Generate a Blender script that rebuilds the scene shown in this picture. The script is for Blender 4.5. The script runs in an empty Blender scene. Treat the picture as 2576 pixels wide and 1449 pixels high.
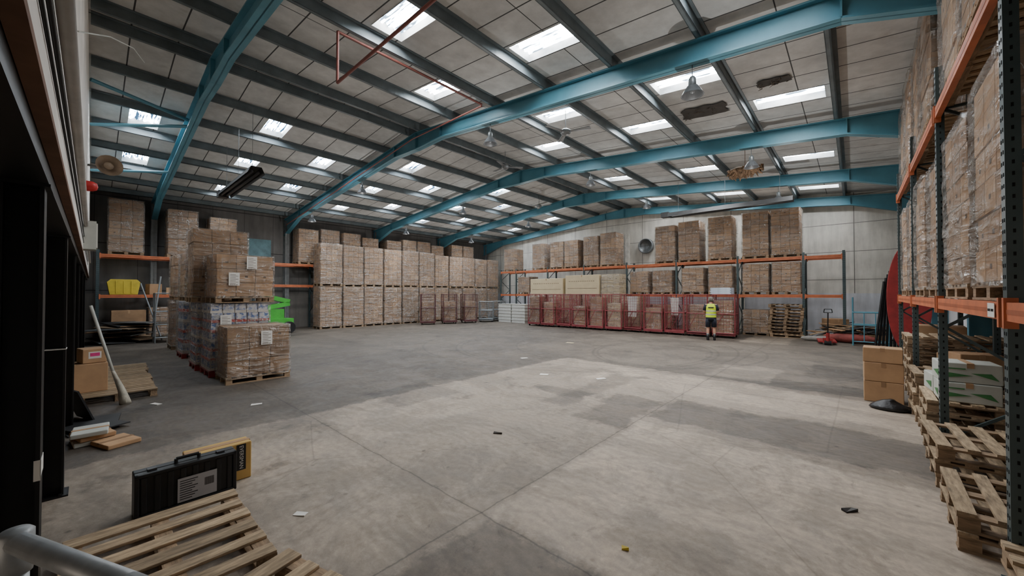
import bpy, math, random
from mathutils import Vector, Matrix
random.seed(7)
S=bpy.context.scene
C=S.collection
pi=math.pi
def lin(c):
    return tuple(((x/255)/12.92 if x/255<=.04045 else ((x/255+.055)/1.055)**2.4) for x in c)
# ---------------------------------------------------------------- materials
MATS={}
class NT:
    def __init__(s,name):
        s.m=bpy.data.materials.new(name); s.m.use_nodes=True
        s.t=s.m.node_tree; s.N=s.t.nodes; s.L=s.t.links
        s.b=s.N['Principled BSDF']; s.out=s.N['Material Output']
    def link(s,a,b): s.L.new(a,b)
    def setin(s,sock,v):
        if v is None: return
        if hasattr(v,'is_output'): s.L.new(v,sock)
        else: sock.default_value=v
    def math(s,op,a,b=None,c=None,clamp=False):
        n=s.N.new('ShaderNodeMath'); n.operation=op; n.use_clamp=clamp
        s.setin(n.inputs[0],a); s.setin(n.inputs[1],b)
        if c is not None: s.setin(n.inputs[2],c)
        return n.outputs[0]
    def noise(s,vec,scale=5,detail=4,rough=.55,dist=0):
        n=s.N.new('ShaderNodeTexNoise'); n.inputs['Scale'].default_value=scale
        n.inputs['Detail'].default_value=detail; n.inputs['Roughness'].default_value=rough
        n.inputs['Distortion'].default_value=dist
        if vec is not None: s.L.new(vec,n.inputs['Vector'])
        return n.outputs['Fac']
    def mapping(s,vec,scale=(1,1,1),rot=(0,0,0),loc=(0,0,0)):
        n=s.N.new('ShaderNodeMapping'); n.inputs['Scale'].default_value=scale
        n.inputs['Rotation'].default_value=rot; n.inputs['Location'].default_value=loc
        s.L.new(vec,n.inputs['Vector']); return n.outputs[0]
    def mix(s,f,a,b,mode='MIX'):
        n=s.N.new('ShaderNodeMix'); n.data_type='RGBA'; n.blend_type=mode
        s.setin(n.inputs[0],f)
        for sock,v in ((n.inputs[6],a),(n.inputs[7],b)):
            if hasattr(v,'is_output'): s.L.new(v,sock)
            else: sock.default_value=(*v[:3],1)
        return n.outputs[2]
    def ramp(s,f,a,b,lo=0.,hi=1.):
        n=s.N.new('ShaderNodeMapRange'); n.clamp=True
        s.L.new(f,n.inputs[0]); n.inputs[1].default_value=a; n.inputs[2].default_value=b
        n.inputs[3].default_value=lo; n.inputs[4].default_value=hi
        return n.outputs[0]
    def obj(s): return s.N.new('ShaderNodeTexCoord').outputs['Object']
    def pos(s): return s.N.new('ShaderNodeNewGeometry').outputs['Position']
    def rnd(s): return s.N.new('ShaderNodeObjectInfo').outputs['Random']
    def sep(s,v):
        n=s.N.new('ShaderNodeSeparateXYZ'); s.L.new(v,n.inputs[0]); return n.outputs
    def bump(s,h,st=.3,dist=.02):
        n=s.N.new('ShaderNodeBump'); n.inputs['Strength'].default_value=st; n.inputs['Distance'].default_value=dist
        s.L.new(h,n.inputs['Height']); s.L.new(n.outputs[0],s.b.inputs['Normal'])
def M(name,rgb,rough=.6,metal=0,var=.25,scale=4,rnd=.0,bump=0,stretch=(1,1,1),rgb2=None,lo=.3,hi=.7):
    if name in MATS: return MATS[name]
    t=NT(name); c=lin(rgb)
    n=t.noise(t.mapping(t.obj(),scale=stretch),scale,5,.6)
    f=t.ramp(n,lo,hi)
    if rgb2: col=t.mix(f,c,lin(rgb2))
    else: col=t.mix(f,[x*(1-var) for x in c],[min(1,x*(1+var)) for x in c])
    if rnd:
        r=t.ramp(t.rnd(),0,1,1-rnd,1+rnd)
        col=t.mix(1.0,col,r,'MULTIPLY')
    t.link(col,t.b.inputs['Base Color'])
    t.b.inputs['Roughness'].default_value=rough; t.b.inputs['Metallic'].default_value=metal
    if bump: t.bump(n,bump)
    MATS[name]=t.m; return t.m
def film(name='stretch_film',clear=1.0):
    t=NT(name); o=t.obj()
    r3=t.N.new('ShaderNodeVectorMath'); r3.operation='ADD'; t.link(o,r3.inputs[0])
    cmb=t.N.new('ShaderNodeCombineXYZ'); t.link(t.math('MULTIPLY',t.rnd(),40),cmb.inputs[0]); t.link(cmb.outputs[0],r3.inputs[1]); o=r3.outputs[0]
    a=t.noise(t.mapping(o,scale=(1.1,1.1,6),rot=(.5,.45,0)),1.4,4,.55,1.0)
    w=t.noise(t.mapping(o,scale=(3.5,3.5,1.2),rot=(-.5,.5,0)),1.3,3,.55,.8)
    b=t.noise(o,1.4,3)
    lines=t.math('MULTIPLY',t.ramp(t.math('ABSOLUTE',t.math('SUBTRACT',a,.5)),0,.014,1,0),t.ramp(b,.45,.6,.1,1))
    lines2=t.math('MULTIPLY',t.ramp(t.math('ABSOLUTE',t.math('SUBTRACT',w,.52)),0,.011,1,0),t.ramp(b,.42,.55,.9,.1))
    ln=t.math('MAXIMUM',lines,lines2)
    t.link(t.mix(ln,(.50,.45,.40),(.95,.94,.92)),t.b.inputs['Base Color'])  # white crease lines paint the film's reflections into the base colour
    t.b.inputs['Roughness'].default_value=.2
    t.b.inputs['IOR'].default_value=2.2
    t.bump(t.math('ADD',t.math('MULTIPLY',a,1.0),t.math('MULTIPLY',w,.6)),1.0,.24)
    tr=t.N.new('ShaderNodeBsdfTransparent'); tr.inputs[0].default_value=(.96,.95,.94,1)
    mx=t.N.new('ShaderNodeMixShader')
    f=t.math('ADD',t.ramp(a,.42,.64,.2*clear,.5*clear),t.math('MULTIPLY',ln,.4),clamp=True)
    t.link(f,mx.inputs[0]); t.link(tr.outputs[0],mx.inputs[1]); t.link(t.b.outputs[0],mx.inputs[2])
    t.link(mx.outputs[0],t.out.inputs[0]); return t.m
FILM=film(); FILMC=film('stretch_film_clear',.8)
CARD=M('cardboard',(158,124,92),.85,var=.2,scale=3,rnd=.18)
CARD2=M('cardboard_light',(182,146,110),.85,var=.15,scale=3,rnd=.12)
CREAM=M('cream_carton',(204,188,154),.8,var=.07,scale=3,rnd=.05)
PRINT=M('dark_print',(84,66,50),.8)
WOODY=M('pallet_wood_grain',(162,140,112),.8,var=.5,scale=6,rnd=.25,bump=.4,stretch=(6,1,6))
WOODX=M('pallet_wood_beam',(146,122,96),.8,var=.45,scale=6,rnd=.25,bump=.4,stretch=(1,6,6))
TEAL=M('teal_paint',(84,142,160),.42,.05,var=.16,scale=1.2,bump=.05)
PURL=M('purlin_steel',(104,114,118),.5,.1,var=.25,scale=2)
ORANGE=M('orange_paint',(190,106,68),.55,var=.25,scale=4)
RACKG=M('rack_grey_green',(70,84,86),.45,.2,var=.15,scale=3)
HOLE=M('hole_dark',(12,12,12),.9)
BLACK=M('black_steel',(20,20,21),.45,.1,var=.3,scale=3)
BLACKP=M('black_plastic',(26,26,28),.42,var=.2,scale=8)
WHITE=M('white_paper',(225,222,215),.7,var=.04)
REDC=M('cage_red',(136,60,64),.55,.1,var=.3,scale=4,rnd=.3)
DARKC=M('cage_dark',(86,48,50),.5,.1,var=.3,scale=4)
GREYM=M('grey_metal',(130,134,136),.4,.5,var=.15)
GALV=M('galvanised_tube',(172,176,178),.42,.3,var=.2,scale=14)
RED=M('red_plastic',(190,44,44),.4,var=.1)
REDPAINT=M('red_paint',(150,44,44),.45,var=.2)
YELL=M('yellow_plastic',(200,176,56),.5,var=.15)
GREEN=M('green_paint',(66,164,58),.4,var=.15)
BLUEG=M('drink_blue',(84,118,180),.5,scale=13,rgb2=(214,216,220),lo=.42,hi=.54)
REDT=M('drink_red',(196,70,66),.5,scale=22,rgb2=(226,206,200),lo=.5,hi=.56)
PIPER=M('pipe_red_oxide',(136,80,72),.5,.1,var=.2)
RUBBER=M('rubber',(18,18,18),.8)
WOOL=M('mineral_wool',(116,92,70),1,var=.5,scale=12,bump=.5)
HORN=M('horn_beige',(176,158,138),.5)
# ---------------------------------------------------------------- mesh builder
class MB:
    def __init__(s): s.v=[];s.f=[];s.m=[]
    def add(s,vs,fs,m=0):
        o=len(s.v); s.v+= [tuple(p) for p in vs]
        for f in fs: s.f.append(tuple(i+o for i in f)); s.m.append(m)
        return s
    def box(s,x0,x1,y0,y1,z0,z1,m=0):
        return s.add([(x0,y0,z0),(x1,y0,z0),(x1,y1,z0),(x0,y1,z0),(x0,y0,z1),(x1,y0,z1),(x1,y1,z1),(x0,y1,z1)],
          [(0,3,2,1),(4,5,6,7),(0,1,5,4),(1,2,6,5),(2,3,7,6),(3,0,4,7)],m)
    def frame(s,d):
        d=d.normalized(); up=Vector((0,0,1))
        if abs(d.z)>.95: up=Vector((0,1,0))
        a=d.cross(up).normalized(); b=a.cross(d).normalized(); return a,b
    def obox(s,p0,p1,w,h,m=0):
        p0=Vector(p0);p1=Vector(p1);a,b=s.frame(p1-p0)
        vs=[]
        for p in (p0,p1):
            for i,j in ((-1,-1),(1,-1),(1,1),(-1,1)): vs.append(p+a*(w/2*i)+b*(h/2*j))
        return s.add(vs,[(3,2,1,0),(4,5,6,7),(0,1,5,4),(1,2,6,5),(2,3,7,6),(3,0,4,7)],m)
    def tube(s,p0,p1,r,n=8,m=0,r1=None):
        p0=Vector(p0);p1=Vector(p1);a,b=s.frame(p1-p0); r1=r if r1 is None else r1
        vs=[]
        for p,q in ((p0,r),(p1,r1)):
            for i in range(n):
                t=2*pi*i/n; vs.append(p+a*(q*math.cos(t))+b*(q*math.sin(t)))
        fs=[(i,(i+1)%n,n+(i+1)%n,n+i) for i in range(n)]+[tuple(range(n-1,-1,-1)),tuple(range(n,2*n))]
        return s.add(vs,fs,m)
    def path(s,pts,r,n=8,m=0):
        for a,b in zip(pts[:-1],pts[1:]): s.tube(a,b,r,n,m)
        return s
    def lathe(s,prof,n=16,o=(0,0,0),axis='z',m=0):
        vs=[]
        for r,z in prof:
            for i in range(n):
                t=2*pi*i/n; x,y=r*math.cos(t),r*math.sin(t)
                p={'z':(x,y,z),'x':(z,x,y),'y':(y,z,x)}[axis]
                vs.append((p[0]+o[0],p[1]+o[1],p[2]+o[2]))
        fs=[]
        for k in range(len(prof)-1):
            for i in range(n): fs.append((k*n+i,k*n+(i+1)%n,(k+1)*n+(i+1)%n,(k+1)*n+i))
        return s.add(vs,fs,m)
    def loft(s,rings,n=14,m=0,cap=True):
        vs=[];fs=[]
        for (cx,cy,cz,rx,ry) in rings:
            for i in range(n):
                t=2*pi*i/n; vs.append((cx+rx*math.cos(t),cy+ry*math.sin(t),cz))
        for k in range(len(rings)-1):
            for i in range(n): fs.append((k*n+i,k*n+(i+1)%n,(k+1)*n+(i+1)%n,(k+1)*n+i))
        if cap: fs+= [tuple(range(n-1,-1,-1)),tuple(range((len(rings)-1)*n,len(rings)*n))]
        return s.add(vs,fs,m)
    def poly(s,pts,y0,y1,m=0):
        n=len(pts); vs=[(x,y0,z) for x,z in pts]+[(x,y1,z) for x,z in pts]
        fs=[tuple(range(n)),tuple(range(2*n-1,n-1,-1))]+[((i+1)%n,i,n+i,n+(i+1)%n) for i in range(n)]
        return s.add(vs,fs,m)
    def mesh(s,name,mats,smooth=False):
        me=bpy.data.meshes.new(name); me.from_pydata(s.v,[],s.f)
        if not isinstance(mats,(list,tuple)): mats=[mats]
        for x in mats: me.materials.append(x)
        me.polygons.foreach_set('material_index',s.m)
        if smooth: me.polygons.foreach_set('use_smooth',[True]*len(me.polygons))
        me.update(); return me
def ob(name,me,loc=(0,0,0),rot=(0,0,0),parent=None,label=None,cat=None,group=None,kind=None,bevel=0):
    o=bpy.data.objects.new(name,me); C.objects.link(o)
    o.location=loc; o.rotation_euler=rot
    if parent: o.parent=parent
    if label: o['label']=label
    if cat: o['category']=cat
    if group: o['group']=group
    if kind: o['kind']=kind
    if bevel:
        b=o.modifiers.new('bevel','BEVEL'); b.width=bevel; b.segments=2; b.limit_method='ANGLE'
    return o
def spawn(name,parts,loc,rotz,label,cat,group=None,rot=None):
    e=ob(name,None,loc,rot or (0,0,rotz),label=label,cat=cat,group=group)
    e.empty_display_size=.2
    for p in parts:
        nm,me=p[0],p[1]; l=p[2] if len(p)>2 else (0,0,0); r=p[3] if len(p)>3 else (0,0,0)
        ob(nm,me,l,r,e,label=p[4] if len(p)>4 else None)
    return e
def struct(name,me,loc=(0,0,0)): return ob(name,me,loc,kind='structure')
# ---------------------------------------------------------------- dims
XL,XR,RX=-23.3,2.1,-10.6
YB=22.5
SL=.095
def zc(x): return 7.37-SL*abs(x-RX)
def zt(x): return 7.16-SL*abs(x-RX)
# ---------------------------------------------------------------- floor
t=NT('floor_concrete'); P=t.pos(); sx,sy,sz=t.sep(P)
n1=t.noise(P,1.3,10,.75); n2=t.noise(t.mapping(P,loc=(13,7,3)),1.5,10,.75)
xx=t.math('ADD',sx,t.math('MULTIPLY',t.math('SUBTRACT',n1,.5),.85))
yy=t.math('ADD',sy,t.math('MULTIPLY',t.math('SUBTRACT',n2,.5),.85))
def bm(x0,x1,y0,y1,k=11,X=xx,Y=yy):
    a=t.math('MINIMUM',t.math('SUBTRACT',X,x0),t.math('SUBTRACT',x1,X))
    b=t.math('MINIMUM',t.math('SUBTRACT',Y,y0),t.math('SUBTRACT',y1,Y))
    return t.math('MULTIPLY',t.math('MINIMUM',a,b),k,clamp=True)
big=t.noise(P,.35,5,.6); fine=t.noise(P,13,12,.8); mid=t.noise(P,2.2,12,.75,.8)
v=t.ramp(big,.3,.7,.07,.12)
for (x0,x1,y0,y1,amt) in [(-6.4,2.4,-3,9.4,.14),(-2.42,1.0,2.3,5.5,.09),(-4.6,1.0,7.4,9.2,.07),(-9,2,9.8,17,.022),(-2.6,-1.3,9.6,11.5,.07),(-6.0,-4.6,2.3,4.3,.04),(-5.5,-2.6,.2,2.1,.04),(-3.4,-1.8,17,20,.10)]:  # pale dusty concrete, with skylight brightness on the near floor painted in
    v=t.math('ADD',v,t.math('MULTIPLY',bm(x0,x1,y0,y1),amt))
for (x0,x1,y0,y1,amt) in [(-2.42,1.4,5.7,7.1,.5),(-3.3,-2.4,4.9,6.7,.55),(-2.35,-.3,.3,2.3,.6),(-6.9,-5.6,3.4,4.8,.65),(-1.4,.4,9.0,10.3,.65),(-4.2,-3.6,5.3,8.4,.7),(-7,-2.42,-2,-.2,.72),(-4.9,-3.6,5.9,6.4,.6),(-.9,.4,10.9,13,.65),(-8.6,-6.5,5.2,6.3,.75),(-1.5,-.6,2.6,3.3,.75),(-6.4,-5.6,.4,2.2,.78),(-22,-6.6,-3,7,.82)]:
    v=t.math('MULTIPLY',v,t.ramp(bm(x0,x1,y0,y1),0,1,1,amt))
fl1=t.noise(t.mapping(P,loc=(31,5,0)),.9,14,.75,.6)
v=t.math('MULTIPLY',v,t.ramp(fl1,.45,.53,.80,1.06))
fl2=t.noise(t.mapping(P,loc=(2,55,0)),3.2,12,.8,1.2)
v=t.math('MULTIPLY',v,t.ramp(fl2,.35,.43,.72,1.03))
fl3=t.noise(t.mapping(P,loc=(7,15,0)),7,10,.8,.5)
v=t.math('MULTIPLY',v,t.ramp(fl3,.58,.62,1,1.18))
v=t.math('MULTIPLY',v,t.ramp(mid,.28,.72,.8,1.18))
v=t.math('MULTIPLY',v,t.ramp(fine,.3,.7,.76,1.22))
wv=t.N.new('ShaderNodeTexWave'); wv.wave_type='RINGS'; wv.inputs['Scale'].default_value=2.6; wv.inputs['Distortion'].default_value=11; wv.inputs['Detail'].default_value=6; wv.inputs['Detail Scale'].default_value=1.2
t.link(t.mapping(P,loc=(1.2,-3.5,0)),wv.inputs['Vector'])
v=t.math('MULTIPLY',v,t.ramp(wv.outputs['Fac'],0,1,.92,1.04))
st=t.noise(t.mapping(P,loc=(4,9,0)),.9,8,.65); v=t.math('MULTIPLY',v,t.ramp(st,.60,.66,1,.6))
vo=t.N.new('ShaderNodeTexVoronoi'); vo.inputs['Scale'].default_value=2.4; t.link(t.mix(.08,P,t.N.new('ShaderNodeTexNoise').outputs['Color']),vo.inputs['Vector'])
v=t.math('MULTIPLY',v,t.ramp(vo.outputs['Distance'],.03,.07,.55,1))
wob=t.math('MULTIPLY',t.math('SUBTRACT',t.noise(P,3,5,.7),.5),.07)
for ax,vals in ((sx,(-2.42,-8.5,-14.6)),(sy,(2.27,8.3,14.4))):
    for q in vals:
        d=t.math('ABSOLUTE',t.math('ADD',t.math('SUBTRACT',ax,q),wob))
        v=t.math('MULTIPLY',v,t.ramp(d,.003,.012,.55,1))
        v=t.math('MULTIPLY',v,t.ramp(d,.0,.08,.9,1))
vc=t.N.new('ShaderNodeTexVoronoi'); vc.feature='DISTANCE_TO_EDGE'; vc.inputs['Scale'].default_value=.33
t.link(t.mix(.12,P,t.N.new('ShaderNodeTexNoise').outputs['Color']),vc.inputs['Vector'])
v=t.math('MULTIPLY',v,t.ramp(vc.outputs['Distance'],.0,.004,.75,1))
for (cx,cy,r) in [(-7.5,12,4.3),(-7.5,12,4.48),(-8.2,12.5,5.6),(-6,13,4.1),(-3.2,12.6,3.4),(-3.2,12.6,3.55),(-1.2,3.0,1.1),(-1.1,3.1,1.35),(-.2,4.4,1.3)]:
    d=t.math('SQRT',t.math('ADD',t.math('POWER',t.math('SUBTRACT',sx,cx),2),t.math('POWER',t.math('SUBTRACT',sy,cy),2)))
    d=t.math('ABSOLUTE',t.math('SUBTRACT',d,r))
    v=t.math('MULTIPLY',v,t.ramp(d,.02,.05,.75 if r>2 else .92,1))
cb=t.N.new('ShaderNodeCombineColor'); 
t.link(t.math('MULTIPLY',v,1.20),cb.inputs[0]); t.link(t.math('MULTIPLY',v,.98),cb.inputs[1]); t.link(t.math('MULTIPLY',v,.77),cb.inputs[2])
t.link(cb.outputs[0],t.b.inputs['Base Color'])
t.link(t.ramp(mid,.3,.7,.45,.8),t.b.inputs['Roughness'])
t.bump(fine,.45,.012)
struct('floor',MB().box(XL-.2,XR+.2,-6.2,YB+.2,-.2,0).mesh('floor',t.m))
# ---------------------------------------------------------------- walls
def wallmat(name,base,low,axis,split=1.9,seam=1.25,zs=1.15):
    t=NT(name); P=t.pos(); s=t.sep(P); n=t.noise(P,.8,6,.6); n2=t.noise(t.mapping(P,scale=(3,3,.4)),1.5,5,.6)
    c=t.mix(t.math('GREATER_THAN',s[2],split),low,base)
    c=t.mix(1.0,c,t.math('MULTIPLY',t.ramp(n,.3,.7,.75,1.08),t.ramp(n2,.3,.7,.76,1.05)),'MULTIPLY')
    f1=t.math('FRACT',t.math('DIVIDE',s[axis],seam)); f2=t.math('FRACT',t.math('DIVIDE',s[2],zs))
    l=t.math('MAXIMUM',t.math('LESS_THAN',f1,.012),t.math('LESS_THAN',f2,.02))
    l=t.math('MULTIPLY',l,t.math('GREATER_THAN',s[2],split))
    c=t.mix(l,c,[x*.25 for x in base])
    t.link(c,t.b.inputs['Base Color']); t.b.inputs['Roughness'].default_value=.75; return t.m
WB=wallmat('wall_panels_white',lin((222,218,208)),lin((214,216,222)),0,1.9,2.4,1.25)
WL=wallmat('wall_panels_grey',lin((122,119,116)),lin((136,130,124)),1,1.9,1.3,2.0)
WR=wallmat('wall_panels_right',lin((176,172,164)),lin((200,202,204)),1,1.9,2.4,1.25)
struct('wall_back',MB().box(XL-.2,XR+.2,YB,YB+.2,0,7.6).mesh('wall_back',WB))
struct('wall_left',MB().box(XL-.2,XL,-6.2,YB,0,7.6).mesh('wall_left',WL))
struct('wall_right',MB().box(XR,XR+.2,-6.2,YB,0,7.6).mesh('wall_right',WR))
WH=M('wall_white_paint',(226,220,212),.7,var=.15,scale=1.5)
struct('wall_front',MB().box(XL,XR,-.31,-.11,2.56,7.5).mesh('wall_front',WH))
struct('wall_rear',MB().box(XL,XR,-6.2,-6,0,2.9).mesh('wall_rear',M('wall_rear_paint',(120,110,100),.8)))
sky=[]
for y in (.95,5.88,10.88,15.95,20.85):
    for x in (-1.1,-4.45,-7.8,-15.05,-18.4):
        if y<1 and x>-12: continue
        sky.append((x,y))
for y in (3.82,8.8,13.95,19.0):
    for x in (-2.77,-6.1,-13.35,-16.6,-20.0):
        if y>18 and x>-12: continue
        if y<4 and x==-2.77: continue
        sky.append((x,y))
HX,HY=.66,.32
t=NT('ceiling_boards'); P=t.pos(); s=t.sep(P)
n=t.noise(P,.6,6,.65); n2=t.noise(P,4,6,.6); n3=t.noise(t.mapping(P,loc=(9,2,0)),1.1,6,.6)
base=t.mix(t.ramp(n,.3,.7),lin((180,180,178)),lin((220,220,217)))
base=t.mix(t.ramp(n3,.62,.74,0,.35),base,lin((136,122,104)))
base=t.mix(1.0,base,t.ramp(n2,.3,.7,.87,1.06),'MULTIPLY')
f=t.math('FRACT',t.math('DIVIDE',t.math('ADD',s[1],.26),.72))
base=t.mix(t.math('LESS_THAN',f,.036),base,(.05,.05,.05))
f=t.math('FRACT',t.math('DIVIDE',t.math('ADD',s[0],.9),3.35))
base=t.mix(t.math('LESS_THAN',f,.006),base,(.05,.05,.048))
t.link(base,t.b.inputs['Base Color']); t.b.inputs['Roughness'].default_value=.8
mb=MB()
for (xa,xb) in ((XL,RX),(RX,XR)):
    xs=sorted({xa,xb}|{q for x,y in sky if xa<x<xb for q in (x-HX,x+HX)})
    ys=sorted({-.2,YB+.1}|{q for x,y in sky if xa<x<xb for q in (y-HY,y+HY)})
    for i in range(len(xs)-1):
        for j in range(len(ys)-1):
            cx=(xs[i]+xs[i+1])/2; cy=(ys[j]+ys[j+1])/2
            if any(abs(cx-x)<HX and abs(cy-y)<HY for x,y in sky): continue
            mb.add([(a,b,zc(a)) for a,b in ((xs[i],ys[j]),(xs[i],ys[j+1]),(xs[i+1],ys[j+1]),(xs[i+1],ys[j]))],[(0,1,2,3)])
struct('ceiling',mb.mesh('ceiling',t.m))
def skymat(name,dark,col,st,lo):
    t=NT(name); P=t.pos()
    n=t.noise(t.mapping(P,scale=(.6,7,1)),2.6,3,.55)
    n2=t.noise(P,3,5,.7)
    k=t.ramp(n,.42,.56)
    k=t.math('MULTIPLY',k,t.ramp(n2,.36,.44,.3,1))
    c=t.mix(k,dark,col)
    e=t.N.new('ShaderNodeEmission'); t.link(c,e.inputs[0]); t.link(t.ramp(k,0,1,lo,st),e.inputs[1])
    t.link(e.outputs[0],t.out.inputs[0]); return t.m
SKR=skymat('skylight_sheet_bright',(.50,.68,.88),(1,.985,.96),84,2.0)
SKL=skymat('skylight_sheet_blue',(.18,.36,.62),(.94,.98,1),74,.75)
FRM=M('skylight_frame',(110,112,112),.6)
for i,(x,y) in enumerate(sky):
    mb=MB(); K=28
    vs=[]
    for k in range(K+1):
        yy_=-HY-.02+ (2*HY+.04)*k/K; w=.03*math.cos(2*pi*k/K*4.5)
        for xx_ in (-HX-.02,HX+.02): vs.append((xx_,yy_,zc(x+xx_)-zc(x)+.17+w))
    mb.add(vs,[(2*k,2*k+1,2*k+3,2*k+2) for k in range(K)],0)
    fr=lambda xx_:zc(x+xx_)-zc(x)
    for (a0,b0,a1,b1) in ((-HX,-HY,HX,-HY),(HX,-HY,HX,HY),(HX,HY,-HX,HY),(-HX,HY,-HX,-HY)):
        mb.add([(a0,b0,fr(a0)-.01),(a1,b1,fr(a1)-.01),(a1,b1,fr(a1)+.24),(a0,b0,fr(a0)+.24)],[(0,1,2,3)],1)
    struct('window_%d'%(i+1),mb.mesh('window',[SKR if x>RX else SKL,FRM]),(x,y,zc(x)))
# ---------------------------------------------------------------- portal frames
def rafter(side):
    xw=XL if side<0 else XR
    sgn=1 if side<0 else -1
    xs=[xw+sgn*.02,xw+sgn*2.2,RX-sgn*1.3,RX]
    dep=[.9,.4,.4,.56]
    mb=MB()
    for i in range(3):
        a,b=xs[i],xs[i+1]; ta,tb=zt(a),zt(b); ba,bb=ta-dep[i],tb-dep[i+1]
        q=[(a,ba),(b,bb),(b,tb),(a,ta)]
        mb.poly(q if a<b else q[::-1],-.012,.012)
        for u0,u1 in (((a,ta),(b,tb)),((a,ba+.03),(b,bb+.03))):
            q=[(u0[0],u0[1]-.03),(u1[0],u1[1]-.03),u1,u0]
            mb.poly(q if a<b else q[::-1],-.1,.1)
    for k,x in enumerate((xs[1],xs[2],RX-sgn*.02)):
        d=dep[k+1]; mb.box(x-.012,x+.012,-.1,.1,zt(x)-d,zt(x)-.01)
    return mb.mesh('rafter',TEAL)
def column(side):
    x0,x1=(XL,XL+.34) if side<0 else (XR-.34,XR)
    xm=x0 if side<0 else x1
    mb=MB(); h=zt(xm)-.1
    mb.box(x0,x0+.02,-.1,.1,0,h).box(x1-.02,x1,-.1,.1,0,h).box(x0,x1,-.01,.01,0,h).box(x0-.0,x1+.0,-.13,.13,0,.02)
    return mb.mesh('column',TEAL if side>0 else M('column_grey',(120,122,122),.6))
RA,RB,CA,CB=rafter(-1),rafter(1),column(-1),column(1)
FY=(1.8,7.1,12.3,17.4,22.2)
for y in FY:
    spawn('portal_frame',[('rafter',RA),('rafter',RB),('column',CA),('column',CB)],(0,y,0),0,
      'teal painted steel portal frame spanning the warehouse roof','steel frame','roof portal frames')
PX=[-10.3,-8.65,-6.95,-5.28,-3.6,-1.94,-.26,1.4,-10.9,-12.53,-14.2,-15.88,-17.55,-19.23,-20.9,-22.5]
mb=MB(); L=YB-.02
mb.box(-.012,.012,-.08,L,0,.2).box(-.012,.075,-.08,L,.185,.2).box(-.075,.012,-.08,L,0,.015).box(-.075,-.062,-.08,L,.0,.035)
PM=mb.mesh('roof_purlin',PURL)
for x in PX:
    ob('roof_purlin',PM,(x,0,zt(x)+.002),label='dark grey galvanised steel roof purlin running over the frames',cat='roof beam',group='roof purlins')
def brace(p0,p1,lab):
    p0=Vector(p0);p1=Vector(p1); o=p0
    ob('roof_brace',MB().tube((0,0,0),p1-p0,.045,8).mesh('roof_brace',TEAL),o,label=lab,cat='brace')
brace((-12.8,-.08,6.75),(-13.65,1.72,6.7),'teal steel bracing tube from wall to first frame')
brace((-15.2,-.08,6.45),(-13.75,1.72,6.55),'teal steel bracing tube from wall to first frame')
brace((-18.8,-.08,6.0),(-17.6,1.72,6.1),'teal steel bracing tube near the eaves')
# ---------------------------------------------------------------- pallets and loads
def pallet_mb(mb,sx,sy,m=0,mx=1,off=0):
    h=off
    for y in (-sy/2+.05,0,sy/2-.05): 
        mb.box(-sx/2,sx/2,y-.05,y+.05,h,h+.02,mx)
        for x in (-sx/2+.06,0,sx/2-.06): mb.box(x-.055,x+.055,y-.045,y+.045,h+.02,h+.1,mx)
        mb.box(-sx/2,sx/2,y-.05,y+.05,h+.1,h+.12,mx)
    n=7
    for i in range(n):
        x=-sx/2+.05+(sx-.1)*i/(n-1); w=.05 if i%2==0 else .042
        mb.box(x-w,x+w,-sy/2,sy/2,h+.12,h+.142,m)
_m=MB(); pallet_mb(_m,1.2,1.0); PALM=_m.mesh('pallet',[WOODY,WOODX])
def wrapmesh(sx,sy,z0,z1,seed,mat=None):
    R=random.Random(seed); hx,hy=sx/2+.012,sy/2+.012; c=.05
    per=[]; K=10
    cs=[(-hx+c,-hy,hx-c,-hy),(hx,-hy+c,hx,hy-c),(hx-c,hy,-hx+c,hy),(-hx,hy-c,-hx,-hy+c)]
    for a in cs:
        for i in range(K): 
            u=i/(K-1); per.append((a[0]+(a[2]-a[0])*u,a[1]+(a[3]-a[1])*u))
    n=len(per); m=14; vs=[]
    for j in range(m):
        z=z0+(z1-z0)*j/(m-1)
        for (x,y) in per:
            k=1+R.uniform(-.006,.020); vs.append((x*k,y*k,z+R.uniform(-.01,.01)*(0<j<m-1)))
    fs=[(j*n+i,j*n+(i+1)%n,(j+1)*n+(i+1)%n,(j+1)*n+i) for j in range(m-1) for i in range(n)]
    fs.append(tuple((m-1)*n+i for i in range(n)))
    return MB().add(vs,fs).mesh('stretch_wrap',mat or FILM,True)
LK={}
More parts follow.
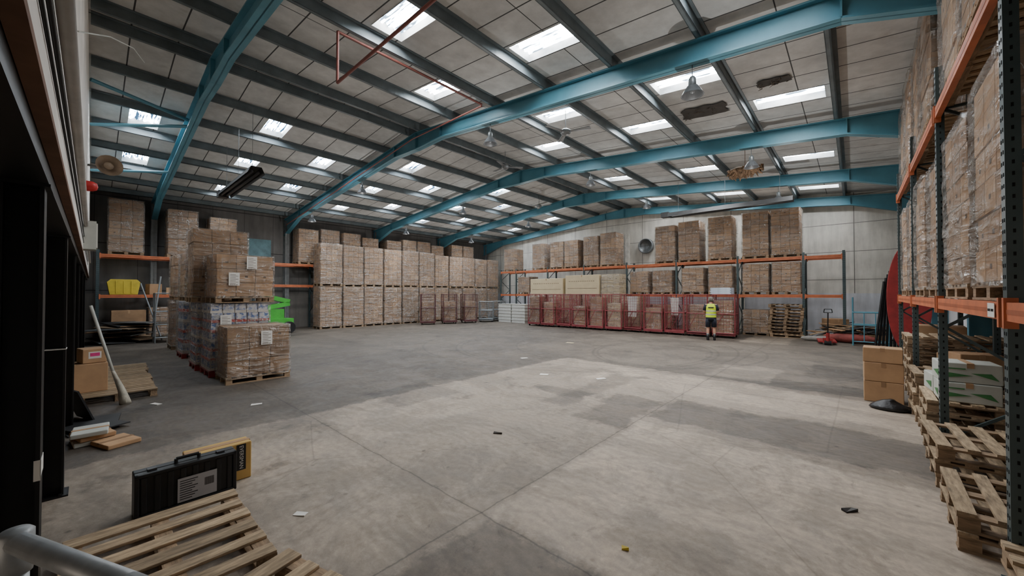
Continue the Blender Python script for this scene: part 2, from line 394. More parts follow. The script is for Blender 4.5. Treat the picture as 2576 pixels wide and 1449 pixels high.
def load(sx,sy,h,nx,ny,nz,style='brown',seed=0,pal=True,wrap=True):
    key=(sx,sy,h,nx,ny,nz,style,seed,pal)
    if key in LK: return LK[key]
    R=random.Random(seed*31+7); mb=MB(); z0=.144 if pal else 0; g=.007
    bx,by,bz=(sx-.04)/nx,(sy-.04)/ny,(h-z0)/nz
    for k in range(nz):
        ox,oy=R.uniform(-.012,.012),R.uniform(-.012,.012)
        for i in range(nx):
            for j in range(ny):
                if 0<i<nx-1 and 0<j<ny-1 and k<nz-1: continue
                x0=-sx/2+.02+i*bx+ox;y0=-sy/2+.02+j*by+oy;zz=z0+k*bz
                if style=='drinks':
                    mb.box(x0+g,x0+bx-g,y0+g,y0+by-g,zz,zz+bz*.28,3 if k%3 else 2); mb.box(x0+2*g,x0+bx-2*g,y0+2*g,y0+by-2*g,zz+bz*.28,zz+bz-.004,0)
                    continue
                mb.box(x0+g,x0+bx-g,y0+g,y0+by-g,zz+.005,zz+bz-.006,0 if R.random()<.75 else 2)
                cz=zz+bz*.45
                for (on,ax,s_) in ((i==0,0,-1),(i==nx-1,0,1),(j==0,1,-1),(j==ny-1,1,1)):
                    if not on or R.random()<.35: continue
                    w=.03; hh=.02
                    if ax==0:
                        X=(x0+g-.002) if s_<0 else (x0+bx-g+.002); yc=y0+by*.5
                        mb.add([(X,yc-w,cz-hh),(X,yc+w,cz-hh),(X,yc+w,cz+hh),(X,yc-w,cz+hh)],[(0,1,2,3)],1)
                    else:
                        Y=(y0+g-.002) if s_<0 else (y0+by-g+.002); xc=x0+bx*.5
                        mb.add([(xc-w,Y,cz-hh),(xc+w,Y,cz-hh),(xc+w,Y,cz+hh),(xc-w,Y,cz+hh)],[(0,1,2,3)],1)
    mats={'brown':[CARD,PRINT,CARD2,RED],'light':[CARD2,PRINT,CARD,RED],'cream':[CREAM,PRINT,CREAM,RED],'drinks':[BLUEG,PRINT,WHITE,REDT]}[style]
    parts=[('cartons',mb.mesh('cartons',mats))]
    if pal:
        pm=MB(); pallet_mb(pm,sx,sy); 
        parts.append(('pallet',pm.mesh('load_pallet',[REDPAINT,REDPAINT] if style=='drinks' else [WOODY,WOODX])))
    if wrap: parts.append(('stretch_wrap',wrapmesh(sx,sy,.11 if pal else 0,h+.012,seed,FILMC if style=='drinks' else None)))
    LK[key]=parts; return parts
lm=MB(); lm.box(0,.003,-.105,.105,-.15,.15,0)
for k in range(7): lm.box(.003,.0045,-.08,.03+.05*(k%2),.1-.035*k,.108-.035*k,1)
for k in range(9): lm.box(.003,.0045,-.08+k*.018,-.072+k*.018,-.14,-.115,1)
LABM=lm.mesh('paper_label',[WHITE,PRINT])
for i in range(11):
    y=8.6+1.225*i
    hl=round(2.27-.02*(i%2),3)
    a=load(1.16,1.0,hl,4,3,7,'brown',i%3)
    b=load(1.16,1.0,2.28 if i<6 else 2.18,4,3,7,'brown',(i+1)%3+3)
    for z,kk in ((0,a),(hl+.016,b)):
        spawn('wrapped_pallet_load',kk,(-21.32+random.uniform(-.05,.05),y,z),pi/2+random.uniform(-.015,.015),'tall stretch-wrapped pallet of brown cartons stacked along the wall','pallet of boxes','double stacked loads along the wall')
def rack(loc,rotz,ups,levels,depth,H,label,group=None):
    e=ob('pallet_rack',None,loc,(0,0,rotz),label=label,cat='racking'); 
    mb=MB()
    for y in (.04,depth-.04):
        mb.box(-.045,.045,y-.035,y+.035,0,H,0); mb.box(-.07,.07,y-.06,y+.06,0,.01,0)
        z=.12
        while z<H-.05:
            for x in (-.02,.02):
                yy_=y-.0365 if y<.1 else y+.0365
                mb.box(x-.006,x+.006,yy_-.001,yy_+.001,z,z+.025,1)
            mb.box(-.0465,-.0445,y-.006,y+.006,z,z+.025,1); mb.box(.0445,.0465,y-.006,y+.006,z,z+.025,1)
            z+=.075
    z=.2;f=0
    mb.obox((0,.05,z),(0,depth-.05,z),.03,.03,0)
    while z<H-.7:
        a,b=(.06,depth-.06) if f==0 else (depth-.06,.06)
        mb.obox((0,a,z),(0,b,z+.65),.03,.03,0); z+=.65; f=1-f
    mb.obox((0,.05,z),(0,depth-.05,z),.03,.03,0)
    UM=mb.mesh('upright_frame',[RACKG,HOLE])
    for u in ups: ob('upright_frame',UM,(u,0,0),parent=e)
    for i in range(len(ups)-1):
        L=ups[i+1]-ups[i]-.1; x0=ups[i]+.05
        lv=levels[i] if isinstance(levels[0],(list,tuple)) else levels
        for z in lv:
            for side in (0,1):
                y=-.005 if side==0 else depth-.045
                b=MB().box(0,L,0,.05,-.12,0,0).box(-.01,.03,-.012,.05,-.17,.03,0).box(L-.03,L+.01,-.012,.05,-.17,.03,0)
                b.box(.03,L-.03,-.002,0,-.075,-.045,1)
                ob('beam',b.mesh('beam',[ORANGE,M('orange_dark',(160,84,48),.55)]),(x0,y,z),parent=e)
    return e
bu=[0,1.5,4.25,7.0,9.75,12.45,15.2,17.62,18.9]
rack((-19.2,20.0,0),0,bu,(1.84,3.46),1.05,3.62,'long orange and grey pallet racking along the back wall')
def bl(x,z,h,w=1.08,st='brown',seed=1,y=20.55,nz=None,group='loads on the back racking',d=1.0):
    spawn('wrapped_pallet_load',load(w,d,h,3,3,nz or max(3,int(h/.3)),st,seed),(x,y,z),random.uniform(-.02,.02),
      'pallet of brown cartons in stretch wrap on back racking' if st!='cream' else 'pallet of cream cartons by the back racking','pallet of boxes',group)
for i,(x,h) in enumerate([(-18.4,1.6),(-15.75,1.75),(-14.25,1.75),(-13.15,1.75),(-11.75,1.85),(-10.6,1.95),(-7.35,1.95),(-6.15,2.05),(-4.75,2.1),(-3.32,2.1),(-2.2,2.1)]):
    bl(x,3.465,h,1.04,'brown',i%3+10)
for i,(x,h) in enumerate([(-17.05,1.2),(-8.75,1.25),(-7.5,1.25),(-6.0,1.32),(-4.75,1.35),(-3.32,1.38),(-2.18,1.4)]):
    bl(x,1.845,h,1.04,'light' if i%2 else 'brown',i%3+20)
for i,(x,h) in enumerate([(-8.75,1.3),(-7.5,1.3),(-6.0,1.3),(-4.75,1.3),(-3.32,1.15)]):
    bl(x,0,h,1.04,'brown',i%2+30)
for (x,w,st) in ((-14.9,1.2,0),(-13.5,1.2,0),(-12.3,1.15,0),(-11.05,1.15,0)):
    spawn('wrapped_pallet_load',load(w,.9,1.8,3,3,5,'brown',40),(x,19.3,0),0,'pallet of brown cartons standing behind the red cages','pallet of boxes','loads behind the cages')
def carton(name,sx,sy,sz,mat,loc,rotz=0,label='',cat='cardboard box',group=None,open_=False,bevel=.01,rot=None):
    e=ob(name,None,loc,rot or (0,0,rotz),label=label,cat=cat,group=group)
    ob('body',MB().box(-sx/2,sx/2,-sy/2,sy/2,0,sz).mesh('body',mat),parent=e,bevel=bevel)
    tp=MB().box(-.03,.03,-sy/2-.002,sy/2+.002,sz-.0,sz+.003).box(-.03,.03,-sy/2-.004,-sy/2-.001,sz-.12*min(1,sz*2),sz).box(-.03,.03,sy/2+.001,sy/2+.004,sz-.12*min(1,sz*2),sz)
    ob('tape',tp.mesh('tape',CARD2 if mat!=CARD2 else CARD),parent=e)
    return e
GP_=M('grey_print',(140,124,100),.8)
for (x,w,z,h) in ((-14.2,2.5,1.83,.98),(-11.65,2.25,1.83,1.12)):
    e=carton('long_carton',w,.85,h,CREAM,(x,19.3,z),0,'long cream cardboard carton lying on wrapped pallets','cardboard box',bevel=.02)
    p=MB()
    p.box(-w/2+.15,w/2-.15,-.428,-.426,h*.30,h*.33)
    for k in range(14): p.box(-w/2+.25+k*(w-.5)/14,-w/2+.25+(k+.55)*(w-.5)/14,-.428,-.426,h*.66,h*.66+.05)
    ob('print',p.mesh('print',GP_),parent=e)
bl(-9.9,0,2.95,1.1,'cream',44,19.35,6,'loads behind the cages',.9)
bl(-8.75,0,1.75,1.04,'cream',45,19.35,4,'loads behind the cages',.9)
rack((-21.9,.12,0),pi/2,[0,2.7,5.4,8.1,10.8,13.5,16.2,18.9,21.3],[(1.84,3.46),(1.84,3.46),(2.35,3.46),(2.35,3.46),(1.84,3.46),(1.84,3.46),(1.84,3.46),(1.84,3.46)],1.0,3.62,'orange and grey pallet racking along the side wall')
for i,(y,h) in enumerate([(.9,2.25),(2.65,2.1),(4.1,1.95),(7.85,1.9),(9.0,2.0),(10.25,1.95),(11.4,1.8),(13.0,1.8),(14.15,1.95),(15.3,1.95),(16.45,1.8),(18.2,2.0),(19.35,2.0)]):
    spawn('wrapped_pallet_load',load(1.04,.92,h,3,3,7,'brown',i%3+50),(-22.42,y,3.465),pi/2,'stretch-wrapped pallet of cartons on top of side racking','pallet of boxes','loads on the side racking')
rack((.735,12.2,0),-pi/2,[0,2.72,5.43,8.15,10.87],(1.84,4.1),.95,4.6,'orange and grey-green pallet racking holding wrapped pallets')
for i,(y,z,h) in enumerate([(4.72,1.845,1.8),(6.02,1.845,1.75),(7.45,1.845,1.75),(8.75,1.845,1.8),(10.15,1.845,1.75),(11.4,1.845,1.75),
    (5.0,4.105,1.75),(6.25,4.105,1.8),(7.95,4.105,1.85),(9.2,4.105,1.85),(10.4,4.105,1.85),(11.55,4.105,1.75)]):
    spawn('wrapped_pallet_load',load(1.12,.96,h,3,3,6,'light' if i in(0,7,9) else 'brown',i%4+60),(1.25+random.uniform(-.02,.02),y,z),pi/2+random.uniform(-.015,.015),
      'pallet of cartons in glossy stretch wrap on orange racking','pallet of boxes','loads on the racking beside the wall')
# ---------------------------------------------------------------- free-standing loads
def fl(parts,x,y,z,r,lab,labels=()):
    e=spawn('wrapped_pallet_load',parts,(x,y,z),r,lab,'pallet of boxes','loads standing on the open floor')
    for (lx,ly,lz,rz) in labels: ob('paper_label',LABM,(lx,ly,lz),(0,0,rz),e,label='white printed shipping label')
    return e
h=pi/2
fl(load(1.2,1.0,1.19,3,3,3,'light',70),-10.1,2.45,0,h,'single low pallet of brown cartons in clear wrap',[(.12,-.53,.93,-h)])
fl(load(1.2,1.0,1.66,5,4,7,'drinks',71),-11.28,2.36,0,h+.01,'wrapped pallet of blue and red drink packs on a red pallet',[(-.3,-.53,1.25,-h)])
fl(load(1.18,1.0,1.12,3,3,3,'light',72),-11.25,2.44,1.68,h+.03,'pallet of brown cartons stacked on the drinks pallet',[(.1,-.53,.95,-h),(-.25,-.53,.55,-h)])
fl(load(1.2,1.0,1.66,5,4,7,'drinks',71),-12.46,2.3,0,h-.02,'wrapped pallet of blue and red drink packs on a red pallet')
fl(load(1.16,1.0,1.82,3,3,5,'light',73),-12.45,2.2,1.68,h-.02,'tall pallet of cartons stacked on a drinks pallet')
for i,(x,y,z2) in enumerate([(-13.7,2.5,1.3),(-14.95,2.32,1.4),(-16.2,2.45,1.3),(-17.45,2.35,1.5)]):
    fl(load(1.16,1.0,1.66,4,3,5,'brown' if i!=1 else 'drinks',74+i%2),x,y,0,h,'pallet of wrapped goods in the row of floor stacks')
    fl(load(1.14,1.0,z2,4,3,4,'light',76+i%2),x,y+.04,1.68,h+.02,'second pallet of cartons stacked on top in the row')
# ---------------------------------------------------------------- pallets (detailed)
BBM=MB().box(-.6,.6,-.05,.05,0,.02).mesh('board_x',WOODX); BLM=MB().box(-.055,.055,-.045,.045,0,.08).mesh('block',WOODX)
DBM=[MB().box(-w,w,-.5,.5,0,.022).mesh('deck_board',WOODY) for w in (.07,.055,.062)]
def det_pallet(loc,rotz,label,tilt=0,sx=1.2,sy=1.0,group='loose wooden pallets',skip=(),n=6):
    e=ob('wooden_pallet',None,loc,(0,tilt,rotz),label=label,cat='pallet',group=group)
    R=random.Random(int(loc[0]*100))
    for y in (-sy/2+.05,0,sy/2-.05):
        ob('base_board',BBM,(0,y,0),parent=e)
        ob('stringer_board',BBM,(0,y,.1),parent=e)
        for x in (-sx/2+.06,0,sx/2-.06): ob('block',BLM,(x,y,.02),parent=e)
    for i in range(n):
        if i in skip: continue
        ob('deck_board',DBM[i%3],(-sx/2+.06+(sx-.12)*i/(n-1),R.uniform(-.015,.015),.12),(0,0,R.uniform(-.02,.02)),parent=e,bevel=.004)
det_pallet((-3.56,.37,0),0,'worn wooden pallet lying on floor beside black case')
det_pallet((-2.2,.6,0),.27,'worn wooden pallet lying crooked beside another pallet',skip=(3,))
det_pallet((-10.25,.33,0),0,'wooden pallet on floor under cardboard boxes',n=7)
det_pallet((-11.5,.35,0),.02,'wooden pallet on floor by the wall',n=7)
det_pallet((-12.75,.4,0),-.03,'wooden pallet on floor by the wall',n=7)
def stack(x,y,n,r=0,mesh=None,jit=.03,group='stacked pallets under racking',z0=0,lab='wooden pallet in a stack under the racking'):
    for i in range(n):
        ob('wooden_pallet',PALM,(x+random.uniform(-jit,jit),y+random.uniform(-jit,jit),z0+i*.1425),(0,0,r+random.uniform(-.03,.03)),label=lab,cat='pallet',group=group)
stack(-2.2,20.45,10,0,jit=.05,group='stacked pallets in the back rack',lab='wooden pallet in a tall stack inside back racking')
stack(1.2,3.42,2,h,jit=.015); stack(1.18,4.82,2,0,jit=.02); stack(1.18,6.05,3,0,jit=.01)
stack(1.25,7.5,4,0,jit=.02); stack(1.25,8.7,5,0,jit=.02); stack(1.3,10.25,8,0,jit=.02); stack(1.2,2.2,1,0,jit=.02)
WG=M('white_carton',(192,194,186),.6,var=.1); GP=M('green_print',(70,130,76),.6)
for (x,y,z,r) in ((1.02,7.3,.572,0),(1.02,7.32,.812,.06),(1.0,7.85,.572,.1)):
    e=carton('white_carton',.5,.42,.235,WG,(x,y,z),r,'white carton with green leaf print on stacked pallets','cardboard box')
    p=MB()
    p.add([(-.22,-.2135,.05),(.02,-.2135,.09),(-.22,-.2135,.12)],[(0,1,2)]).add([(.0,-.2135,.12),(.22,-.2135,.05),(.16,-.2135,.13)],[(0,1,2)])
    p.box(-.2,-.04,-.2135,-.2125,.16,.175)
    p.add([(-.2535,-.16,.05),(-.2535,.1,.1),(-.2535,-.16,.14)],[(0,2,1)])
    ob('green_print',p.mesh('green_print',GP),parent=e)
for i,(z,r) in enumerate(((0,0),(.36,.02),(.69,-.04))):
    carton('cardboard_box',.5,.42,.355 if i==0 else (.325 if i==1 else .25),CARD2,(.36,9.42,z),r,'plain brown cardboard box in a stack by racking','cardboard box','three stacked brown boxes')
BAGM=M('black_bag',(30,30,32),.3,var=.3,scale=10,bump=.8)
R=random.Random(4)
bag=MB().loft([(R.uniform(-.02,.02),0,z,rx*R.uniform(.9,1.1),ry*R.uniform(.9,1.1)) for z,rx,ry in ((0,.22,.15),(.02,.27,.18),(.06,.24,.16),(.1,.17,.1),(.15,.09,.06),(.17,.03,.05))],16).mesh('rubbish_bag',BAGM,True)
ob('rubbish_bag',bag,(.42,8.75,0),label='crumpled black plastic bag on the floor',cat='bag')
carton('cardboard_box',.8,.7,.75,CARD,(1.25,11.4,0),.05,'large brown cardboard box under racking')
carton('cardboard_box',.7,.6,.5,CARD2,(1.25,11.4,.755),-.08,'brown cardboard box on another under racking')
carton('cardboard_box',.45,.35,.3,CARD,(1.3,8.7,.716),.3,'brown cardboard box on pallets under racking')
carton('cardboard_box',.4,.3,.25,CARD2,(1.2,9.05,.716),-.4,'brown cardboard box on pallets under racking')
# ---------------------------------------------------------------- roll cages
def cage_parts(mat,w=.88,d=.8,H=1.84):
    ps=[]
    b=MB().box(-w/2,w/2,-d/2,d/2,.14,.17)
    b.box(-w/2,w/2,-d/2,-d/2+.04,.1,.19).box(-w/2,w/2,d/2-.04,d/2,.1,.19)
    ps.append(('base',b.mesh('base',mat)))
    def panel(W,H0=.2,H1=H):
        m=MB(); r=.021
        m.tube((-W/2,0,.12),(-W/2,0,H1),r,6).tube((W/2,0,.12),(W/2,0,H1),r,6)
        for z in (H0,H1,(H0+H1)/2): m.tube((-W/2,0,z),(W/2,0,z),r,6)
        m.obox((-W/2,0,H0),(0,0,(H0+H1)/2),.02,.02)
        n=int(W/.1)
        for i in range(1,n): x=-W/2+W*i/n; m.tube((x,0,H0),(x,0,H1),.0042,4)
        z=H0+.13
        while z<H1-.05: m.tube((-W/2,0,z),(W/2,0,z),.0042,4); z+=.13
        return m.mesh('mesh_panel',mat)
    A=panel(w-.03); B=panel(d-.06)
    ps+=[('mesh_panel',A,(0,d/2-.02,0)),('mesh_panel',A,(0,-d/2+.02,0)),('mesh_panel',B,(-w/2+.018,0,0),(0,0,pi/2)),('mesh_panel',B,(w/2-.018,0,0),(0,0,pi/2))]
    wm=MB().lathe([(0,-.02),(.06,-.02),(.06,.02),(0,.02)],12,axis='x').box(-.025,.025,-.02,.02,0,.08).mesh('castor',RUBBER)
    for x in (-1,1):
        for y in (-1,1): ps.append(('castor',wm,(x*(w/2-.08),y*(d/2-.08),.06)))
    return ps
CR=cage_parts(REDC); CD=cage_parts(DARKC)
for i in range(11):
    spawn('mesh_cage',CR,(-13.95+.98*i,17.7+.06*i+random.uniform(-.06,.06),0),random.uniform(-.06,.06),'red steel mesh roll cage standing in a row','roll cage','row of red mesh cages')
    if i not in (2,6,8):
        spawn('wrapped_goods',load(.74,.6,(1.5,1.2,1.4,1.0)[i%4],2,2,4,('brown','light','cream')[i%3],100+i%2,False),(-13.95+.98*i,17.7+.06*i,.195),0,'wrapped cartons packed inside a red mesh cage','boxes','goods inside the cages')
for (x,y,r) in ((-19.4,13.8,.9),(-19.0,15.1,1.1),(-18.6,16.4,1.2)):
    spawn('mesh_cage',CD,(x,y,0),r,'dark red mesh cage before stacked pallets','roll cage','dark mesh cages')
    spawn('wrapped_goods',load(.74,.6,1.2,2,2,4,'brown',100,False),(x,y,.195),r,'wrapped cartons inside a dark red mesh cage','boxes','goods inside the cages')
CG=cage_parts(GREYM,.95,.8,1.35)
spawn('mesh_cage',CG,(-18.3,17.7,0),.7,'grey steel mesh trolley near white crates','roll cage','grey mesh trolleys')
spawn('mesh_cage',CG,(-18.5,18.9,0),.3,'grey steel mesh trolley near white crates','roll cage','grey mesh trolleys')
sm=M('white_sack',(190,184,180),.6,var=.2,scale=8,bump=.7)
R=random.Random(9)
def drape(w,h_):
    vs=[];nx,nz=14,8
    for j in range(nz+1):
        for i in range(nx+1):
            vs.append((-w/2+w*i/nx*(1-.25*j/nz)+.1*j/nz*w,.03*math.sin(i*1.7+j*.4)+R.uniform(-.01,.01),h_*(1-j/nz)))
    fs=[(j*(nx+1)+i,(j+1)*(nx+1)+i,(j+1)*(nx+1)+i+1,j*(nx+1)+i+1) for j in range(nz) for i in range(nx)]
    return MB().add(vs,fs).mesh('plastic_sheet',sm,True)
ob('plastic_sheet',drape(.55,1.0),(-8.1,17.78,.75),label='crumpled white plastic sheet hanging in red cage',cat='plastic sheet')
ob('plastic_sheet',drape(.4,.8),(-6.1,17.85,.9),label='crumpled white plastic sheet hanging in red cage',cat='plastic sheet')
for k in range(3):
    ob('plastic_tray',MB().box(-.4,.4,-.3,.3,0,.05).box(-.4,-.37,-.3,.3,.05,.09).box(.37,.4,-.3,.3,.05,.09).box(-.4,.4,-.3,-.27,.05,.09).box(-.4,.4,.27,.3,.05,.09).mesh('plastic_tray',M('white_blue_plastic',(190,200,212),.5)),(-4.25,18.3,1.865+k*.092),label='pale plastic tray stacked on a red cage',cat='tray',group='trays on the cage')
wc=MB()
for k in range(6):
    wc.box(-.55,.55,-.45,.45,k*.2,k*.2+.17); wc.box(-.58,.58,-.48,.48,k*.2+.17,k*.2+.195)
WCM=wc.mesh('crates',M('white_crate',(205,205,200),.5,var=.08,scale=10))
for i in range(2):
    ob('crate_stack',WCM,(-17.2+1.2*i,18.75,0),label='stack of white plastic crates by the racking',cat='crates',group='white crate stacks')
# ---------------------------------------------------------------- person
def person(loc,rotz):
    e=ob('person',None,loc,(0,0,rotz),label='person in yellow high-visibility vest and dark shorts facing cages',cat='person')
    V=[];E=[];Rr=[]
    def add(p,r,par=None):
        V.append(p);Rr.append(r)
        if par is not None: E.append((par,len(V)-1))
        return len(V)-1
    pel=add((0,0,.93),(.155,.115)); sp=add((0,.0,1.12),(.145,.105),pel); ch=add((0,.01,1.32),(.165,.12),sp); nb=add((0,.0,1.46),(.075,.07),ch)
    nk=add((0,.02,1.53),(.055,.058),nb); hd=add((0,.035,1.61),(.078,.095),nk); ht=add((0,.03,1.69),(.07,.08),hd)
    for s in (-1,1):
        hip=add((s*.095,0,.86),(.09,.095),pel); kn=add((s*.11,.02,.49),(.058,.062),hip); cf=add((s*.115,-.01,.33),(.055,.06),kn); an=add((s*.12,-.01,.1),(.036,.042),cf)
        add((s*.125,.07,.05),(.04,.035),an)
        sh=add((s*.18,.0,1.41),(.062,.062),ch); el=add((s*.25,-.0,1.14),(.042,.042),sh); wr=add((s*.2,.22,1.06),(.028,.026),el); pm=add((s*.19,.29,1.07),(.036,.018),wr)
        for q,(dx,L) in enumerate(((-.03,.07),(-.01,.08),(.01,.075),(.028,.06))):
            k=add((s*.19+dx,.29+L*.55,1.075),(.0085,.0085),pm); add((s*.19+dx,.29+L,1.05),(.0075,.0075),k)
        k=add((s*.19-s*.04,.285,1.09),(.01,.01),pm); add((s*.19-s*.055,.32,1.085),(.008,.008),k)
    me=bpy.data.meshes.new('body'); me.from_pydata(V,E,[])
    SK=M('skin',(196,148,124),.55,var=.06); me.materials.append(SK)
    b=ob('body',me,parent=e)
    sk=b.modifiers.new('skin','SKIN'); sk.use_smooth_shade=True
    if me.skin_vertices:
        for i,r in enumerate(Rr): me.skin_vertices[0].data[i].radius=r; me.skin_vertices[0].data[i].use_root=(i==0)
    su=b.modifiers.new('sub','SUBSURF'); su.levels=1; su.render_levels=2
    NAVY=M('navy_cloth',(24,28,42),.85,var=.2); HV=M('hi_vis_yellow',(214,240,40),.6,var=.08); RF=M('reflective_band',(200,204,200),.35,.2)
    sh=MB().loft([(0,0,.96,.178,.135),(0,0,1.1,.168,.13),(0,.005,1.3,.195,.14),(0,.0,1.42,.19,.125),(0,0,1.48,.1,.085)],18)
    for s in (-1,1):
        sh.tube((s*.17,0,1.43),(s*.235,0,1.2),.078,12,0,.066)
    ob('shirt',sh.mesh('shirt',NAVY,True),parent=e)
    ve=MB().loft([(0,0,.93,.19,.146),(0,0,1.1,.182,.142),(0,.005,1.3,.2,.152),(0,.0,1.41,.185,.137),(0,0,1.475,.12,.1)],20,0,False)
    for z,rx,ry in ((1.02,.189,.147),(1.16,.190,.148)):
        ve.loft([(0,0,z,rx+.004,ry+.004),(0,0,z+.05,rx+.004,ry+.004)],20,1,False)
    ve.box(-.1,.1,-.156,-.152,1.3,1.345,2)
    ob('vest',ve.mesh('vest',[HV,RF,NAVY],True),parent=e,label='yellow high-visibility vest')
    so=MB().loft([(0,0,.8,.185,.14),(0,0,.88,.19,.145),(0,0,1.0,.178,.135)],18)
    for s in (-1,1): so.loft([(s*.095,0,.86,.1,.125),(s*.105,.01,.7,.1,.11),(s*.11,.015,.53,.09,.098)][::-1],14)
    ob('shorts',so.mesh('shorts',NAVY,True),parent=e)
    for s in (-1,1):
        bt=MB().loft([(s*.12,.06,0,.05,.14),(s*.12,.06,.05,.052,.14),(s*.12,.02,.09,.05,.09),(s*.12,-.01,.14,.048,.055),(s*.12,-.01,.22,.05,.055)],14)
        ob('boot',bt.mesh('boot',BLACKP,True),parent=e)
        ob('sock',MB().loft([(s*.12,-.01,.2,.05,.055),(s*.118,-.01,.27,.052,.058)],12).mesh('sock',GREYM,True),parent=e)
    hr=MB().loft([(0,.0,1.56,.07,.06),(0,.0,1.62,.09,.085),(0,.015,1.69,.088,.098),(0,.025,1.745,.065,.075),(0,.03,1.765,.02,.025)],16)
    ob('hair',hr.mesh('hair',M('grey_hair',(112,104,98),.9,var=.3,scale=30),True),parent=e,label='short grey hair')
    fc=MB().loft([(0,.13,1.585,.018,.018),(0,.138,1.6,.02,.022),(0,.125,1.635,.012,.012)],8)
    for s in (-1,1): fc.loft([(s*.092,.03,1.59,.012,.02),(s*.098,.03,1.62,.014,.028),(s*.095,.03,1.65,.01,.02)],8)
    ob('face',fc.mesh('face',SK,True),parent=e)
    ey=MB()
    for s in (-1,1): ey.loft([(s*.032,.118,1.632,.01,.008),(s*.032,.12,1.64,.014,.01),(s*.032,.118,1.648,.01,.008)],8)
    ob('eye',ey.mesh('eye',BLACKP,True),parent=e)
person((-4.33,16.85,0),.25)
# ---------------------------------------------------------------- mezzanine edge, columns
ob('mezzanine_deck',MB().box(XL+.05,XR-.05,-5.95,-.32,2.53,2.62).box(XL+.05,XR-.05,-.31,-.15,2.44,2.55).mesh('mezzanine_deck',BLACK),label='black steel mezzanine deck with edge beam',cat='mezzanine')
ob('timber_edging',MB().box(XL+.1,XR-.1,-.148,-.105,2.525,2.555).mesh('timber_edging',M('edging_brown',(116,84,64),.8)),label='brown timber strip along the mezzanine edge',cat='timber strip')
for i,x in enumerate((-3.05,-5.6,-8.2,-10.8,-14.5,-18.5)):
    m=MB().box(-.07,.07,-.07,-.055,0,2.44).box(-.07,.07,.055,.07,0,2.44).box(-.006,.006,-.07,.07,0,2.44).box(-.11,.11,-.1,.1,0,.015).box(-.1,.1,-.09,.09,2.425,2.44)
    for bx_ in (-.085,.085): m.tube((bx_,.05,.015),(bx_,.05,.03),.012,6)
    e=ob('mezzanine_column',None,(x,-.235,0),label='black steel H-section column supporting the mezzanine',cat='column',group='mezzanine columns')
    ob('post',m.mesh('post',BLACK),parent=e)
    if i==0: ob('paper_label',MB().box(-.068,.073,.071,.073,1.0,1.08).box(.071,.073,.05,.073,.98,1.08).mesh('paper_label',WHITE),parent=e,label='torn white paper sticker')
    if i==1: ob('cable_tie',MB().box(-.075,.075,-.075,.075,1.37,1.378).mesh('cable_tie',WHITE),parent=e)
GC=M('grey_conduit',(170,166,160),.5,var=.15)
for (z,r,x0,x1,y) in ((2.98,.026,-20,-1,-.08),(3.25,.014,-20,-1,-.095),(3.34,.008,-20,-1,-.1),(2.8,.007,-16,-1,-.1),(2.7,.005,-16,-1,-.103)):
    ob('conduit',MB().tube((x0,y,z),(x1,y,z),r,10).mesh('conduit',GC if r>.012 else BLACKP,True),label='conduit running along white mezzanine wall',cat='pipe',group='wall conduits')
ob('loose_cable',MB().path([(-4.6,-.1,4.0),(-6,.1,4.7),(-7.5,.35,5.35),(-9.1,.56,5.9)],.006,6).mesh('loose_cable',WG),label='thin pale cable hanging off the wall',cat='cable')
hs=[('horn',MB().lathe([(.22,.32),(.21,.29),(.14,.18),(.08,.09),(.06,0),(.0,0)],20,axis='x').lathe([(.0,.2),(.06,.22),(.08,.27),(0,.3)],14,axis='x').mesh('horn',HORN,True)),('bracket',MB().box(-.06,.0,-.24,.03,-.02,.02).mesh('bracket',GREYM))]
spawn('horn_speaker',hs,(-12.3,.14,4.68),.25,'beige horn loudspeaker on a wall bracket','loudspeaker')
spawn('alarm_sounder',[('body',MB().lathe([(0,.14),(.045,.13),(.065,.09),(.07,.03),(.08,0),(0,0)],16,axis='y').mesh('body',RED,True)),('base_plate',MB().box(-.09,.09,-.005,.005,-.09,.09).mesh('base_plate',WHITE))],(-7.4,-.105,3.3),0,'red fire alarm sounder on white wall','alarm')
spawn('junction_box',[('body',MB().box(-.2,.2,0,.14,0,.45).mesh('body',WG)),('door',MB().box(-.17,.17,.14,.155,.03,.42).mesh('door',WHITE))],(-9.2,-.11,2.6),0,'white electrical box mounted on wall','electrical box')
hr=MB().path([(-1.26,-.1,1.40),(-.92,.045,1.405),(-.2,.35,1.41)],.019,16)
spawn('handrail',[('rail',hr.mesh('rail',GALV,True)),('post',MB().tube((-1.27,-.1,0),(-1.27,-.1,1.37),.019,16).mesh('post',GALV,True)),
  ('elbow',MB().lathe([(0,-.06),(.024,-.06),(.026,-.03),(.026,.02),(.02,.026),(0,.028)],18,(-1.265,-.1,1.395)).mesh('elbow',GALV,True))],(0,0,0),0,'galvanised tube handrail with corner fitting','handrail')
